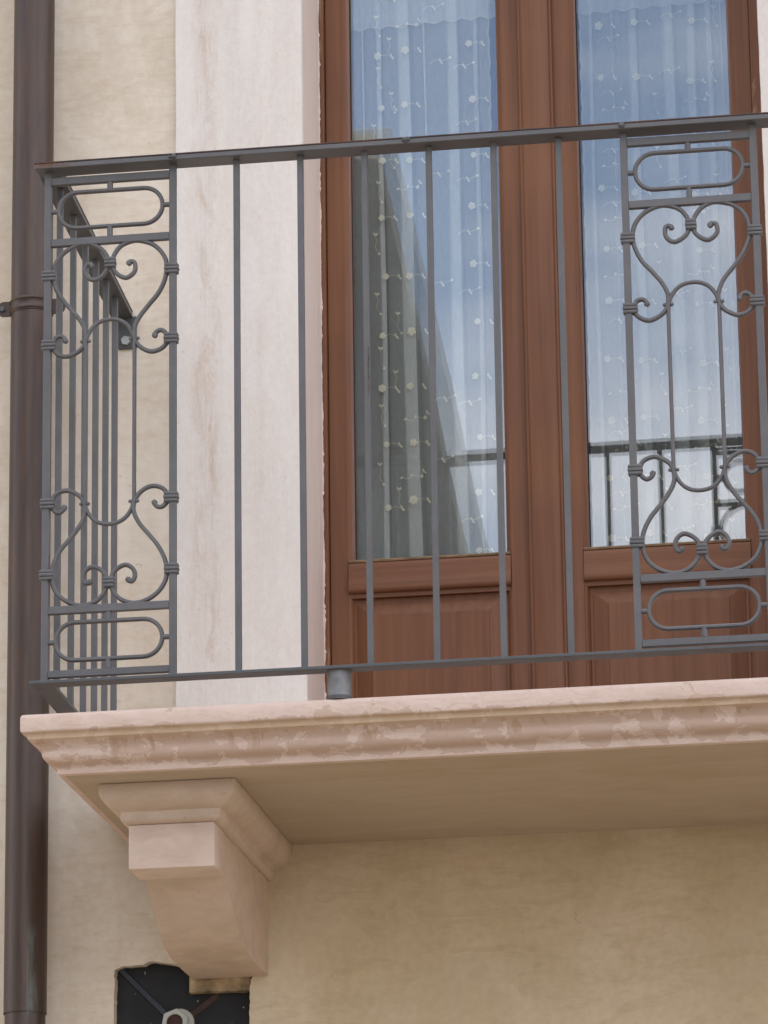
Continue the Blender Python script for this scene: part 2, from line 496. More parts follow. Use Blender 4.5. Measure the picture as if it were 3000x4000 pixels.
def m_copper():
    q = NB('aged_copper')
    x, y, z = q.sep()
    n = q.noise(6, 6, 0.65, vec=q.mapped((9, 9, 0.8)), dist=0.6)
    c = q.mix(q.ramp(n, 0.36, 0.66), (0.085, 0.058, 0.046), (0.058, 0.043, 0.038))
    o = q.ramp(q.noise(4, 6, 0.7, vec=q.mapped((10, 10, 1.4)), dist=0.5), 0.58, 0.72)
    c = q.mix(q.math('MULTIPLY', o, 0.55), c, (0.16, 0.058, 0.028))
    # verdigris run above the joint
    v = q.math('MULTIPLY', q.band(z, -0.50, -0.335, 0.02), q.band(x, -0.172, -0.156, 0.004))
    v = q.math('MULTIPLY', v, q.ramp(q.noise(9, 5, 0.6, vec=q.mapped((7, 7, 0.8))), 0.40, 0.52))
    c = q.mix(q.math('MULTIPLY', v, 0.55), c, (0.14, 0.17, 0.155))
    q.bump(n, 0.1, 0.001)
    m = q.done(c, 0.42, 0.45, 0.45)
    return m

MAT = dict(
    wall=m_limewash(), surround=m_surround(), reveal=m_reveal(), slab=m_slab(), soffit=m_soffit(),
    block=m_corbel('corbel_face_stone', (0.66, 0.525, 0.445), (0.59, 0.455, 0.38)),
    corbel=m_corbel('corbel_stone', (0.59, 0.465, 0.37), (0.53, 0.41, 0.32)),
    iron=m_iron(), iron2=m_iron('grey_iron_paint_worn', (0.075, 0.078, 0.082), 0.9), rust=m_rustcap(),
    wood=m_wood('varnished_wood'), woodh=m_wood('varnished_wood_cross_grain', 'x'),
    woodw=m_wood('worn_varnished_wood', 'z', wear=0.6),
    sill=m_simple('dusty_glazing_bead', (0.20, 0.13, 0.075), 0.6, var=0.3),
    glass=m_glass(), sheer=m_sheer('sheer_voile', 0.36), hem=m_sheer('voile_hem', 0.42, (0.80, 0.76, 0.66)),
    thread=m_sheer('cream_embroidery', 0.78, (0.86, 0.79, 0.62)),
    copper=m_copper(), black=m_simple('black_plastic', (0.012, 0.012, 0.014), 0.5, var=0.4, scale=12),
    rib=m_simple('dark_blue_plastic', (0.03, 0.036, 0.048), 0.5, var=0.2),
    ribr=m_simple('brown_tape', (0.055, 0.03, 0.025), 0.6, var=0.3),
    nut=m_simple('pale_nylon', (0.42, 0.43, 0.38), 0.45, var=0.1),
    bore=m_simple('dark_red_cable_end', (0.045, 0.015, 0.012), 0.5),
    galv=m_simple('galvanised_steel', (0.19, 0.19, 0.195), 0.55, 0.4, 0.2, var=0.2, scale=45),
    boltm=m_simple('zinc_bolt', (0.42, 0.43, 0.43), 0.4, 0.5, 0.3, var=0.1),
    mortar=m_simple('exposed_rusty_mortar', (0.31, 0.23, 0.14), 0.9, var=0.7, scale=22, bump=0.8),
    chip=m_simple('white_plaster_chip', (0.70, 0.64, 0.58), 0.85, var=0.1),
    edge=m_simple('pale_plaster_edge', (0.50, 0.46, 0.40), 0.9, var=0.2, scale=60),
    dark=m_simple('interior_wall', (0.22, 0.20, 0.18), 0.9, var=0.1, scale=3),
    floor=m_simple('interior_floor', (0.16, 0.12, 0.09), 0.7, var=0.2, scale=5),
    paving=m_simple('street_paving', (0.36, 0.30, 0.225), 0.85, var=0.2, scale=8),
    asphalt=m_simple('asphalt', (0.055, 0.055, 0.056), 0.9, var=0.2, scale=60),
    oldwall=m_simple('dark_stone_wall', (0.085, 0.09, 0.08), 0.9, var=0.3, scale=6),
    soff=m_simple('grey_eave_boards', (0.24, 0.25, 0.235), 0.8, var=0.15, scale=4),
    rooft=m_simple('slate_roof', (0.10, 0.10, 0.105), 0.8, var=0.3, scale=12),
)

# ------------------------------------------------------------------ setting
W = 0.7303            # plane of the plaster wall
WS = 0.7153           # face of the door surround
GZ = -3.60            # street level
FZ = -0.070           # balcony floor level
DX0, DX1 = 0.3585, 1.2883   # door opening in x
DZ1 = 2.25

tag(box('street', (-30, 34, -60, -4.2, GZ - 0.35, GZ - 0.13), MAT['asphalt']), kind='structure')
tag(box('pavement', (-30, 34, -4.196, 40, GZ - 0.35, GZ), MAT['paving'], bevel=0.01), kind='structure')
bm = bmesh.new()
vs = [bm.verts.new(p) for p in ((-600, -600, GZ - 0.40), (600, -600, GZ - 0.40), (600, 600, GZ - 0.40), (-600, 600, GZ - 0.40))]
bm.faces.new(vs)
tag(to_obj('ground', bm, MAT['paving']), kind='structure')

# ---- the house
house = empty('house', (0.8, W, GZ), 'cream limewashed house front with a white door surround and ochre lower wall', 'house')

def ragged(p0, p1, n, amp):
    out = []
    for i in range(n):
        t = i / n
        x = p0[0] + (p1[0] - p0[0]) * t; z = p0[1] + (p1[1] - p0[1]) * t
        if i > 0:
            L = math.hypot(p1[0] - p0[0], p1[1] - p0[1])
            nx, nz = -(p1[1] - p0[1]) / L, (p1[0] - p0[0]) / L
            d = random.uniform(-amp, amp)
            x += nx * d; z += nz * d
        out.append((x, z))
    return out

# hole for the junction box, broken out of the plaster
hole_box = []
corners = [(-0.0275, -0.640), (0.2365, -0.640), (0.2392, -0.4525), (0.2412, -0.428), (0.2440, -0.4235), (0.2465, -0.414),
           (0.118, -0.3985), (0.065, -0.3865), (0.045, -0.3835), (0.030, -0.3900), (-0.010, -0.3905), (-0.027, -0.3975)]
for a, b in zip(corners, corners[1:] + corners[:1]):
    L = math.hypot(b[0] - a[0], b[1] - a[1])
    hole_box += ragged(a, b, max(1, int(L / 0.006)), 0.0012)
hole_door = [(DX0, FZ - 0.05), (DX1, FZ - 0.05), (DX1, DZ1), (DX0, DZ1)]
outer = [(-3.2, GZ - 0.1), (5.2, GZ - 0.1), (5.2, 4.2), (-3.2, 4.2)]
bm = bmesh.new()
loops = [outer, hole_door, hole_box]
flat = [p for lp in loops for p in lp]
tris = tessellate_polygon([[Vector((x, z, 0)) for x, z in lp] for lp in loops])
fv = [bm.verts.new((x, W, z)) for x, z in flat]
for t in tris:
    try: bm.faces.new([fv[i] for i in t])
    except ValueError: pass
bmesh.ops.recalc_face_normals(bm, faces=bm.faces)
for f in bm.faces:
    if f.normal.y > 0: f.normal_flip()
k = len(outer) + len(hole_door)
nb = len(hole_box)
back = [bm.verts.new((x * 0.985 + 0.0016, W + 0.035, z * 0.985 - 0.006)) for x, z in hole_box]
for i in range(nb):
    j = (i + 1) % nb
    bm.faces.new((fv[k + i], fv[k + j], back[j], back[i]))
me = bpy.data.meshes.new('plaster_wall'); bm.to_mesh(me); bm.free()
link('plaster_wall', me, MAT['wall'], house)
# masonry behind the plaster, with the same openings left free
for nm, d in (('masonry', (-3.2, -0.06, W + 0.045, W + 0.35, GZ - 0.1, 4.2)), ('masonry', (-0.06, 0.30, W + 0.045, W + 0.35, -0.30, 4.2)),
              ('masonry', (-0.06, 5.2, W + 0.045, W + 0.35, GZ - 0.1, -0.72)), ('masonry', (0.27, 5.2, W + 0.045, W + 0.35, -0.72, -0.305)),
              ('masonry', (1.34, 5.2, W + 0.045, W + 0.35, -0.30, 4.2)), ('masonry', (0.302, 1.338, W + 0.045, W + 0.35, DZ1 + 0.08, 4.2)),
              ('masonry', (0.302, 1.338, W + 0.045, W + 0.35, -0.30, FZ - 0.11)),
              ('unseen_side_wall', (-3.2, -2.9, W + 0.352, W + 8, GZ - 0.1, 4.2)), ('unseen_side_wall', (4.9, 5.2, W + 0.352, W + 8, GZ - 0.1, 4.2)),
              ('unseen_back_wall', (-3.2, 5.2, W + 8.002, W + 8.3, GZ - 0.1, 4.2)), ('roof', (-3.6, 5.6, W - 0.25, W + 8.7, 4.203, 4.45))):  # side walls, back wall and roof are out of view, added to block the sun
    box(nm, d, MAT['wall'] if nm != 'roof' else MAT['rooft'], house)
# dark room behind the door
bm = bmesh.new()
RX0, RX1, RY0, RY1, RZ0, RZ1 = -0.6, 2.4, W + 0.36, 4.6, FZ - 0.02, 2.7
add_box(bm, RX0, RX1, RY0, RY1, RZ0, RZ1)
for f in list(bm.faces):
    if abs(f.calc_center_median().y - RY0) < 1e-3: bm.faces.remove(f)
to_obj('room', bm, MAT['dark'], house)
# room front returns on both sides of the door
for d in ((RX0, 0.30, RY0 - 0.008, RY0 - 0.001, RZ0, RZ1), (1.34, RX1, RY0 - 0.008, RY0 - 0.001, RZ0, RZ1)):
    box('room_lining', d, MAT['dark'], house)

# door surround: two jambs and a head, proud of the plaster, with the reveal
def surround_jamb(x0, x1, wav):
    """face slab with a slightly uneven outer edge"""
    bm = bmesh.new()
    n = 60; zb, zt = FZ + 0.001, DZ1 + 0.22
    L = []; Rr = []
    for i in range(n + 1):
        z = zb + (zt - zb) * i / n
        L.append((x0 + (random.uniform(-wav, wav) if x0 < 0.3 or True else 0), z))
        Rr.append((x1, z))
    vf = [(bm.verts.new((a[0], WS, a[1])), bm.verts.new((b[0], WS, b[1]))) for a, b in zip(L, Rr)]
    vb = [(bm.verts.new((a[0] - 0.002, W + 0.002, a[1])), bm.verts.new((b[0], W + 0.002, b[1]))) for a, b in zip(L, Rr)]
    for i in range(n):
        bm.faces.new((vf[i][0], vf[i][1], vf[i + 1][1], vf[i + 1][0]))
        bm.faces.new((vf[i][0], vf[i + 1][0], vb[i + 1][0], vb[i][0]))
        bm.faces.new((vf[i][1], vb[i][1], vb[i + 1][1], vf[i + 1][1]))
    bm.faces.new((vf[0][0], vb[0][0], vb[0][1], vf[0][1]))
    bm.faces.new((vf[n][0], vf[n][1], vb[n][1], vb[n][0]))
    return to_obj('door_surround', bm, MAT['surround'], house)
surround_jamb(0.0975, DX0, 0.0007)
surround_jamb(DX1, 1.549, 0.0007)
box('door_surround', (0.0975, 1.549, WS, W + 0.002, DZ1 + 0.223, DZ1 + 0.48), MAT['surround'], house)
box('door_surround', (DX0 + 0.001, DX1 - 0.001, WS, W + 0.002, DZ1, DZ1 + 0.2195), MAT['surround'], house)
box('reveal', (DX0 - 0.03, DX0 - 0.0005, W + 0.0025, 0.9995, FZ - 0.02, DZ1), MAT['reveal'], house)
box('reveal', (DX1 + 0.0005, DX1 + 0.03, W + 0.0025, 0.9995, FZ - 0.02, DZ1), MAT['reveal'], house)
box('reveal', (DX0 - 0.03, DX1 + 0.03, W + 0.0025, 0.9995, DZ1 + 0.001, DZ1 + 0.04), MAT['reveal'], house)
# ragged line of plaster where reveal and wooden frame meet
bm = bmesh.new()
FY = 0.925
n = 420; pts = []
amp = 0.0
for i in range(n + 1):
    z = FZ + (DZ1 - FZ) * i / n
    amp = 0.82 * amp + random.uniform(-0.0007, 0.0007)
    pts.append((DX0 + 0.0022 + amp + (0.0018 if random.random() < 0.06 else 0), z))
for i in range(n):
    a, b = pts[i], pts[i + 1]
    v = [bm.verts.new(p) for p in ((DX0 - 0.0004, FY - 0.006, a[1]), (a[0], FY - 0.0015, a[1]), (b[0], FY - 0.0015, b[1]), (DX0 - 0.0004, FY - 0.006, b[1]),
                                  (a[0], FY - 0.0001, a[1]), (b[0], FY - 0.0001, b[1]))]
    bm.faces.new(v[:4]); bm.faces.new((v[1], v[4], v[5], v[2]))
to_obj('plaster_edge', bm, MAT['reveal'], house)

# exposed mortar strip under the bracket
bm = bmesh.new()
add_box(bm, 0.1195, 0.2425, W + 0.004, W + 0.03, -0.4475, -0.412, 0.001)
bmesh.ops.subdivide_edges(bm, edges=bm.edges[:], cuts=5, use_grid_fill=True)
for v in bm.verts:
    v.co.y += random.uniform(-0.0015, 0.0015); v.co.z += random.uniform(-0.001, 0.001)
to_obj('exposed_mortar', bm, MAT['mortar'], house)

# ------------------------------------------------------------------ balcony slab
balcony = empty('balcony_slab', (0.0, W, FZ), 'pink marble balcony slab with moulded stained edge jutting from the cream wall', 'balcony')
XS, YS = 0.0166, 0.045
XR = 2.55
prof = [(0.0, -0.0640), (0.0485, -0.0655), (0.0535, -0.0672), (0.0560, -0.0705), (0.0566, -0.0745), (0.0566, -0.0955), (0.0555, -0.0985),
        (0.0530, -0.1000), (0.0485, -0.1006), (0.0468, -0.1030), (0.0460, -0.1050), (0.0455, -0.1100), (0.0430, -0.1116), (0.0375, -0.1132),
        (0.0318, -0.1175), (0.0275, -0.1220), (0.0246, -0.1262), (0.0236, -0.1290), (0.0240, -0.1325), (0.0238, -0.1368), (0.0222, -0.1410), (0.0192, -0.1445),
        (0.0150, -0.1476), (0.0100, -0.1496), (0.0055, -0.1508), (0.0032, -0.1525), (0.0016, -0.1545), (0.0010, -0.1560), (0.0010, -0.1650), (0.0, -0.1668), (-0.012, -0.1676)]
bm = bmesh.new()
rows = []
NX = 130; NY = 34
def ring_pts(o, z, prof_i):
    pts = []
    x0, x1, y0, y1 = XS - o, XR + o, YS - o, W + 0.010
    for i in range(NY): pts.append((x0, y1 + (y0 - y1) * i / NY, z, 0))
    for i in range(NX): pts.append((x0 + (x1 - x0) * i / NX, y0, z, 1))
    for i in range(NY + 1): pts.append((x1, y0 + (y1 - y0) * i / NY, z, 2))
    return pts
from mathutils import noise as mn
for i, (o, z) in enumerate(prof):
    r = []
    for (x, y, zz, s) in ring_pts(o, z, i):
        amp = 0.0007 if 5 < i < 29 else 0.00025
        d = mn.noise(Vector((x * 45, y * 45, zz * 60))) * amp * 1.6 + mn.noise(Vector((x * 140, y * 140, zz * 140))) * amp * 0.7
        if s == 1: y += d
        elif s == 0: x += d
        r.append(bm.verts.new((x, y, zz + d * 0.4)))
    rows.append(r)
for a, b in zip(rows[:-1], rows[1:]):
    for i in range(len(a) - 1):
        bm.faces.new((a[i], a[i + 1], b[i + 1], b[i]))
# top surface
bm.faces.new(rows[0])
o = to_obj('slab', bm, MAT['slab'], balcony, smooth=True, sharp=38)
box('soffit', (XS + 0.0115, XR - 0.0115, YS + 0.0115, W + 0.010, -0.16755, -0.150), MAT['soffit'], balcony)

# ------------------------------------------------------------------ stone brackets
def bracket(cx, label, first):
    t = empty('stone_bracket', (cx, W, -0.42), label, 'bracket', 'stone brackets under the balcony')
    yf = 0.1773
    hw = 0.0795
    # moulded cap: offset from the block face, height
    pr = [(0.040, -0.1680), (0.0462, -0.1685), (0.0466, -0.1720), (0.0466, -0.1830), (0.0455, -0.1885), (0.0425, -0.1950), (0.0380, -0.2008),
          (0.0335, -0.2052), (0.0275, -0.2095), (0.0205, -0.2128), (0.0150, -0.2140), (0.0132, -0.2152), (0.0128, -0.2170), (0.0128, -0.2290), (0.0110, -0.2318), (0.0060, -0.2345), (0.0035, -0.2362)]
    bm = bmesh.new()
    rows = []
    for o_, z in pr:
        x0, x1, y0, y1 = cx - hw - o_, cx + hw + o_, yf - o_, W + 0.008
        rows.append([bm.verts.new(p) for p in ((x0, y1, z), (x0, y0, z), (x1, y0, z), (x1, y1, z))])
    for a, b in zip(rows[:-1], rows[1:]):
        for i in range(3): bm.faces.new((a[i], a[i + 1], b[i + 1], b[i]))
    bm.faces.new(rows[0]); bm.faces.new(rows[-1][::-1])
    vert_es = [e for e in bm.edges if abs(e.verts[0].co.x - e.verts[1].co.x) < 0.02 and e.verts[0].co.y < 0.25 and e.verts[1].co.y < 0.25 and abs(e.verts[0].co.z - e.verts[1].co.z) > 1e-4]
    bmesh.ops.bevel(bm, geom=vert_es, offset=0.0025, segments=2, affect='EDGES', profile=0.5)
    to_obj('cap_moulding', bm, MAT['corbel'], t, smooth=True, sharp=30)
    bm = bmesh.new()
    add_box(bm, cx - hw, cx + hw, yf, 0.276, -0.3190, -0.2364, 0.0028, 2)
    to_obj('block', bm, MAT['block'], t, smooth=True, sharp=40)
    # scrolled body
    curve = [(0.2740, -0.3165), (0.2854, -0.3185), (0.2985, -0.3230), (0.3153, -0.3310), (0.3393, -0.3445), (0.3640, -0.3615), (0.3935, -0.3795), (0.4301, -0.3960),
             (0.4733, -0.4100), (0.5297, -0.4185), (0.5934, -0.4208), (0.658, -0.4212), (W + 0.004, -0.4212)]
    curve = catmull(curve, 4)
    poly = [(W + 0.004, -0.2366), (0.2740, -0.2366)] + curve
    bm = bmesh.new()
    x0, x1 = cx - hw + 0.0075, cx + hw - 0.0022
    A = [bm.verts.new((x0, y, z)) for y, z in poly]; B = [bm.verts.new((x1, y, z)) for y, z in poly]
    bm.faces.new(A); bm.faces.new(B[::-1])
    for i in range(len(poly)):
        j = (i + 1) % len(poly)
        bm.faces.new((A[i], B[i], B[j], A[j]))
    es = [e for e in bm.edges if abs(e.verts[0].co.x - e.verts[1].co.x) < 1e-6 and e.verts[0].co.z < -0.31 and e.verts[1].co.z < -0.31]
    bmesh.ops.bevel(bm, geom=es, offset=0.0022, segments=2, affect='EDGES', profile=0.5)
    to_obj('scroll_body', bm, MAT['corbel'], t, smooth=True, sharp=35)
    return t
bracket(0.1983, 'carved pink stone bracket above the black junction box, under the left end of the balcony', True)
bracket(2.35, 'carved pink stone bracket under the right end of the balcony, away from the junction box', False)

# ------------------------------------------------------------------ railing
rail = empty('balcony_railing', (0.0, 0.0, -0.013), 'grey wrought iron balcony railing with straight balusters and heart scroll panels', 'railing')
s_ = 0.12; pw = 0.23623
H = 0.9745
PY0, PY1 = 0.0, 0.0125
XEND = 2 * pw + 7 * s_ + 7 * s_ + pw       # far corner post
# handrail: front run, rusty top skin
bm = bmesh.new(); add_box(bm, -0.0215, XEND + 0.0215, -0.020, 0.0285, H, 0.9845, 0.0012)
hr = to_obj('handrail', bm, MAT['iron'], rail)
bm = bmesh.new(); add_box(bm, -0.0222, XEND + 0.0222, -0.0207, 0.0290, 0.98452, 0.9872, 0.0006)
cap = to_obj('rusty_top_strip', bm, MAT['rust'], hr)
bm = bmesh.new()
bar_between(bm, (0.0, 0.0287, 0.97925), (-0.0150, W - 0.006, 0.9365), 0.043, 0.0095)
sh = to_obj('handrail', bm, MAT['iron2'], rail)
bm = bmesh.new()
bar_between(bm, (0.0, 0.0292, 0.98575), (-0.0150, W - 0.006, 0.9430), 0.0445, 0.0026)
to_obj('rusty_top_strip', bm, MAT['rust'], sh)
# bottom rail
bm = bmesh.new(); add_box(bm, -0.0225, XEND + 0.0225, -0.020, 0.0150, -0.0132, -0.0070, 0.0010)
to_obj('bottom_rail', bm, MAT['iron2'], rail)
bm = bmesh.new()
bar_between(bm, (0.0, 0.0152, -0.0101), (-0.0120, W - 0.002, -0.0150), 0.036, 0.0062)
to_obj('bottom_rail', bm, MAT['iron2'], rail)
# little weld lumps on the handrail edge over the panel posts and one mid-span
bm = bmesh.new()
for xw in (pw + 0.003, 0.676, 2 * pw + 7 * s_ - pw - 0.002):
    for k in range(3):
        bmesh.ops.create_icosphere(bm, subdivisions=2, radius=0.0035 + 0.001 * k, matrix=Matrix.Translation((xw + random.uniform(-0.004, 0.006), -0.0200, 0.980 + random.uniform(-0.003, 0.003))))
to_obj('weld_bead', bm, MAT['iron2'], rail, smooth=True)['kind'] = 'stuff'

px = [0.0] + [pw + i * s_ for i in range(8)] + [2 * pw + 7 * s_] + [2 * pw + 7 * s_ + i * s_ for i in range(1, 8)] + [XEND]
posts = {0, 1, 8, 9, 16, 17}
ball = None
for i, x in enumerate(px):
    bm = bmesh.new()
    hwid = 0.0063 if i in posts else 0.0055
    jx = random.uniform(-0.0006, 0.0006)
    if i == 9: hwid = 0.0066
    add_box(bm, x - hwid, x + hwid, PY0 + (0 if i in posts else 0.0006), PY1, -0.0072, H + 0.0005, 0.0011)
    o = to_obj('post' if i in posts else 'baluster', bm, MAT['iron'], rail)
    if i == 4: o['label'] = 'upright with chipped paint half way up'
# chipped paint on the fourth plain upright
bm = bmesh.new()
for k in range(16):
    zz = 0.505 + 0.0055 * k + random.uniform(-0.002, 0.002)
    w_ = random.uniform(0.0012, 0.0026)
    xx = px[4] + 0.0030 + random.uniform(-0.001, 0.0008)
    add_box(bm, xx, xx + w_, -0.0001, 0.0006, zz, zz + random.uniform(0.002, 0.006))
to_obj('paint_chip', bm, MAT['rust'], rail)['kind'] = 'stuff'
# side balusters of the left return
def side_x(y): return 0.006 - 0.0150 * y / W
for (y0, nm) in ((0.084, 'a'), (0.2085, 'b'), (0.3245, 'c'), (0.428, 'd'), (0.528, 'e'), (0.620, 'f')):
    xc = side_x(y0) - 0.0
    zt = H - 0.043 * (y0 / W)
    bm = bmesh.new()
    add_box(bm, xc - 0.0055, xc + 0.0055, y0 - 0.0055, y0 + 0.0055, -0.0125, zt + 0.001, 0.0009)
    to_obj('baluster', bm, MAT['iron'], rail)
# wall plate and hexagonal bolt at the end of the side handrail
pl = box('wall_plate', (-0.0230, 0.0150, W - 0.006, W - 0.0005, 0.8655, 0.9335), MAT['iron2'], rail, 0.0012)
bm = bmesh.new(); add_cyl(bm, (-0.0065, W - 0.0130, 0.8815), (-0.0065, W - 0.006, 0.8815), 0.0098, n=6)
to_obj('bolt_head', bm, MAT['boltm'], pl)
# steel foot under the bottom rail
bm = bmesh.new(); add_cyl(bm, (0.5385, 0.0085, -0.0655), (0.5385, 0.0085, -0.0132), 0.0215, n=32)
ft = to_obj('tube_foot', bm, MAT['galv'], rail, smooth=True, sharp=40)
bm = bmesh.new(); add_cyl(bm, (0.5385, 0.0085, -0.0640), (0.5385, 0.0085, -0.0592), 0.0228, n=32)
to_obj('foot_ring', bm, MAT['iron2'], ft, smooth=True, sharp=40)
bm = bmesh.new(); add_cyl(bm, (1.90, 0.0085, -0.0655), (1.90, 0.0085, -0.0132), 0.0215, n=32)
to_obj('tube_foot', bm, MAT['galv'], rail, smooth=True, sharp=40)

# ---- scroll panels
S_R = [(0.0345, 0.7818), (0.0362, 0.7872), (0.0405, 0.7893), (0.0452, 0.7872), (0.0478, 0.7800), (0.0470, 0.7708), (0.0405, 0.7622), (0.0300, 0.7580), (0.0180, 0.7625), (0.0085, 0.7715), (0.0046, 0.7810),
       (0.0041, 0.7905), (0.0078, 0.8055), (0.0200, 0.8205), (0.0370, 0.8282), (0.0540, 0.8292), (0.0765, 0.8222), (0.0944, 0.8075), (0.1042, 0.7885),
       (0.1062, 0.7675), (0.1022, 0.7469), (0.0908, 0.7243), (0.0732, 0.7031), (0.0565, 0.6820), (0.0470, 0.6620), (0.0455, 0.6455), (0.0515, 0.6280),
       (0.0655, 0.6160), (0.0815, 0.6112), (0.0980, 0.6165), (0.1075, 0.6290), (0.1080, 0.6390), (0.1020, 0.6488), (0.0945, 0.6525), (0.0875, 0.6498), (0.0842, 0.6440), (0.0843, 0.6385)]
ARCH = [(-0.0460, 0.4825), (-0.0460, 0.60), (-0.0455, 0.6341), (-0.0410, 0.6520), (-0.0305, 0.6675), (-0.0165, 0.6762), (0.0, 0.6788),
        (0.0165, 0.6762), (0.0305, 0.6675), (0.0410, 0.6520), (0.0455, 0.6341), (0.0460, 0.60), (0.0460, 0.4825)]
MID = 0.4825
def flip(pts, mx, mz):
    return [((-x if mx else x), (2 * MID - z if mz else z)) for x, z in pts]

def collar(bm, cx, cz, w, h=0.0200):
    """three rounded ridges wrapped round bar and scroll, one piece"""
    rings = []
    for k in range(3):
        g = 0.0007 if k == 1 else 0.0
        for t, e in ((-1.0, -0.0017), (-0.72, -0.0003), (-0.35, 0.0), (0.35, 0.0), (0.72, -0.0003), (1.0, -0.0017)):
            z = cz + (k - 1) * h / 3 + t * h / 6
            hx = w / 2 + g + e; y0 = -0.0024 - g - e; y1 = 0.0152 + g + e; c = 0.0014
            rings.append([(cx - hx + c, y0, z), (cx + hx - c, y0, z), (cx + hx, y0 + c, z), (cx + hx, y1 - c, z), (cx + hx - c, y1, z), (cx - hx + c, y1, z), (cx - hx, y1 - c, z), (cx - hx, y0 + c, z)])
    out = [rings[0]]
    for q in rings[1:]:
        if abs(q[0][2] - out[-1][0][2]) > 1e-6 : out.append(q)
    add_loft(bm, out)

def panel(x0):
    cx = x0 + pw / 2
    def loc(pts): return [(cx + x, z) for x, z in pts]
    Y0 = 0.0012; D = 0.0098
    for zc, hh in ((0.9552, 0.0148), (0.8340, 0.0144), (0.1280, 0.0144), (0.0085, 0.0130)):
        bm = bmesh.new(); add_box(bm, x0 + 0.0064, x0 + pw - 0.0064, 0.0004, 0.0120, zc - hh / 2, zc + hh / 2, 0.0010)
        to_obj('cross_bar', bm, MAT['iron'], rail)
    for mz in (0, 1):
        # oval
        zc = 0.8970 if not mz else 0.0690
        rr = 0.0352; hx = 0.0985
        pts = []
        for k in range(17):
            a = -math.pi / 2 + math.pi * k / 16
            pts.append((cx + hx - rr + rr * math.cos(a), zc + rr * math.sin(a)))
        for k in range(17):
            a = math.pi / 2 + math.pi * k / 16
            pts.append((cx - hx + rr + rr * math.cos(a), zc + rr * math.sin(a)))
        bm = bmesh.new(); add_sweep(bm, pts, 0.0078, D, Y0, closed=True)
        ov = to_obj('oval_ring', bm, MAT['iron'], rail, smooth=True, sharp=50)
        za, zb = (0.8415, 0.9475) if not mz else (0.0155, 0.1205)
        for p0, p1, rr_ in (((cx - 0.001, 0.0061, za), (cx - 0.001, 0.0061, zc - rr), 0.0055), ((cx - 0.001, 0.0061, zc + rr), (cx - 0.001, 0.0061, zb), 0.0055),
                           ((x0 + 0.0063, 0.0061, zc - 0.0005), (cx - hx, 0.0061, zc - 0.0005), 0.0048), ((cx + hx, 0.0061, zc - 0.0005), (x0 + pw - 0.0063, 0.0061, zc - 0.0005), 0.0048)):
            bm = bmesh.new(); add_cyl(bm, p0, p1, rr_, n=12)
            to_obj('spacer_stud', bm, MAT['iron'], ov, smooth=True, sharp=50)
        # scrolls
        for mx in (0, 1):
            raw = [(x + random.uniform(-0.0006, 0.0006), z + random.uniform(-0.0006, 0.0006)) for x, z in S_R]
            path = catmull(flip(raw, mx, mz), 5)
            n = len(path)
            def wf(k): return (0.55, 0.95, 1.22, 1.34, 1.34, 1.28, 1.18, 1.1, 1.05)[k] if k < 9 else 1.0
            wd = [wf(min(i, n - 1 - i)) for i in range(n)]
            bm = bmesh.new(); add_sweep(bm, loc(path), 0.0080, D, Y0, widths=wd)
            to_obj('scroll', bm, MAT['iron'], rail, smooth=True, sharp=50)
    top = ARCH; full = catmull(top, 5)
    low = catmull(flip(top, 0, 1), 5)
    loop = full + low[::-1]
    # remove duplicate joints
    lp = []
    for p in loop:
        if not lp or math.hypot(p[0] - lp[-1][0], p[1] - lp[-1][1]) > 1e-4: lp.append(p)
    if math.hypot(lp[0][0] - lp[-1][0], lp[0][1] - lp[-1][1]) < 1e-4: lp.pop()
    bm = bmesh.new(); add_sweep(bm, loc(lp), 0.0072, D - 0.001, Y0 + 0.0005, closed=True)
    to_obj('long_loop', bm, MAT['iron'], rail, smooth=True, sharp=50)
    bm = bmesh.new()
    for sx in (-1, 1):
        for zz in (0.6385, 2 * MID - 0.6385):
            for dx in (-0.0068, 0.0068):
                bmesh.ops.create_icosphere(bm, subdivisions=2, radius=0.0037, matrix=Matrix.Translation((cx + sx * 0.0458 + dx, 0.0045, zz)))
    to_obj('weld_bead', bm, MAT['iron'], rail, smooth=True)['kind'] = 'stuff'
    for (ux, zz, ww) in ((0, 0.7890, 0.0195), (-0.1155, 0.7700, 0.0250), (0.1155, 0.7700, 0.0250), (-0.1148, 0.6350, 0.0255), (0.1148, 0.6350, 0.0255)):
        for mz in (0, 1):
            z2 = 2 * MID - zz if mz else zz
            bm = bmesh.new(); collar(bm, cx + ux, z2, ww)
            to_obj('collar', bm, MAT['iron'], rail, smooth=True, sharp=60)
panel(0.0)
panel(px[8])
panel(px[16])

# ------------------------------------------------------------------ french door
door = empty('french_door', (0.823, FY, FZ), 'brown varnished double french door with tall glass panes behind the railing', 'door')
Z0, Z1 = FZ + 0.004, DZ1 - 0.002
LY = 0.940                         # front of the leaves
def stick(name, dims, mat, parent, bevel=0.002, seg=2): return box(name, dims, mat, parent, bevel, seg)
stick('door_frame', (DX0 + 0.0005, 0.3690, FY, 1.000, Z0, Z1), MAT['woodw'], door, 0.0025)
stick('door_frame', (1.2570, DX1 - 0.0005, FY, 1.000, Z0, Z1), MAT['woodw'], door, 0.0025)
stick('door_frame', (0.3692, 1.2568, FY, 1.000, DZ1 - 0.05, Z1), MAT['wood'], door)
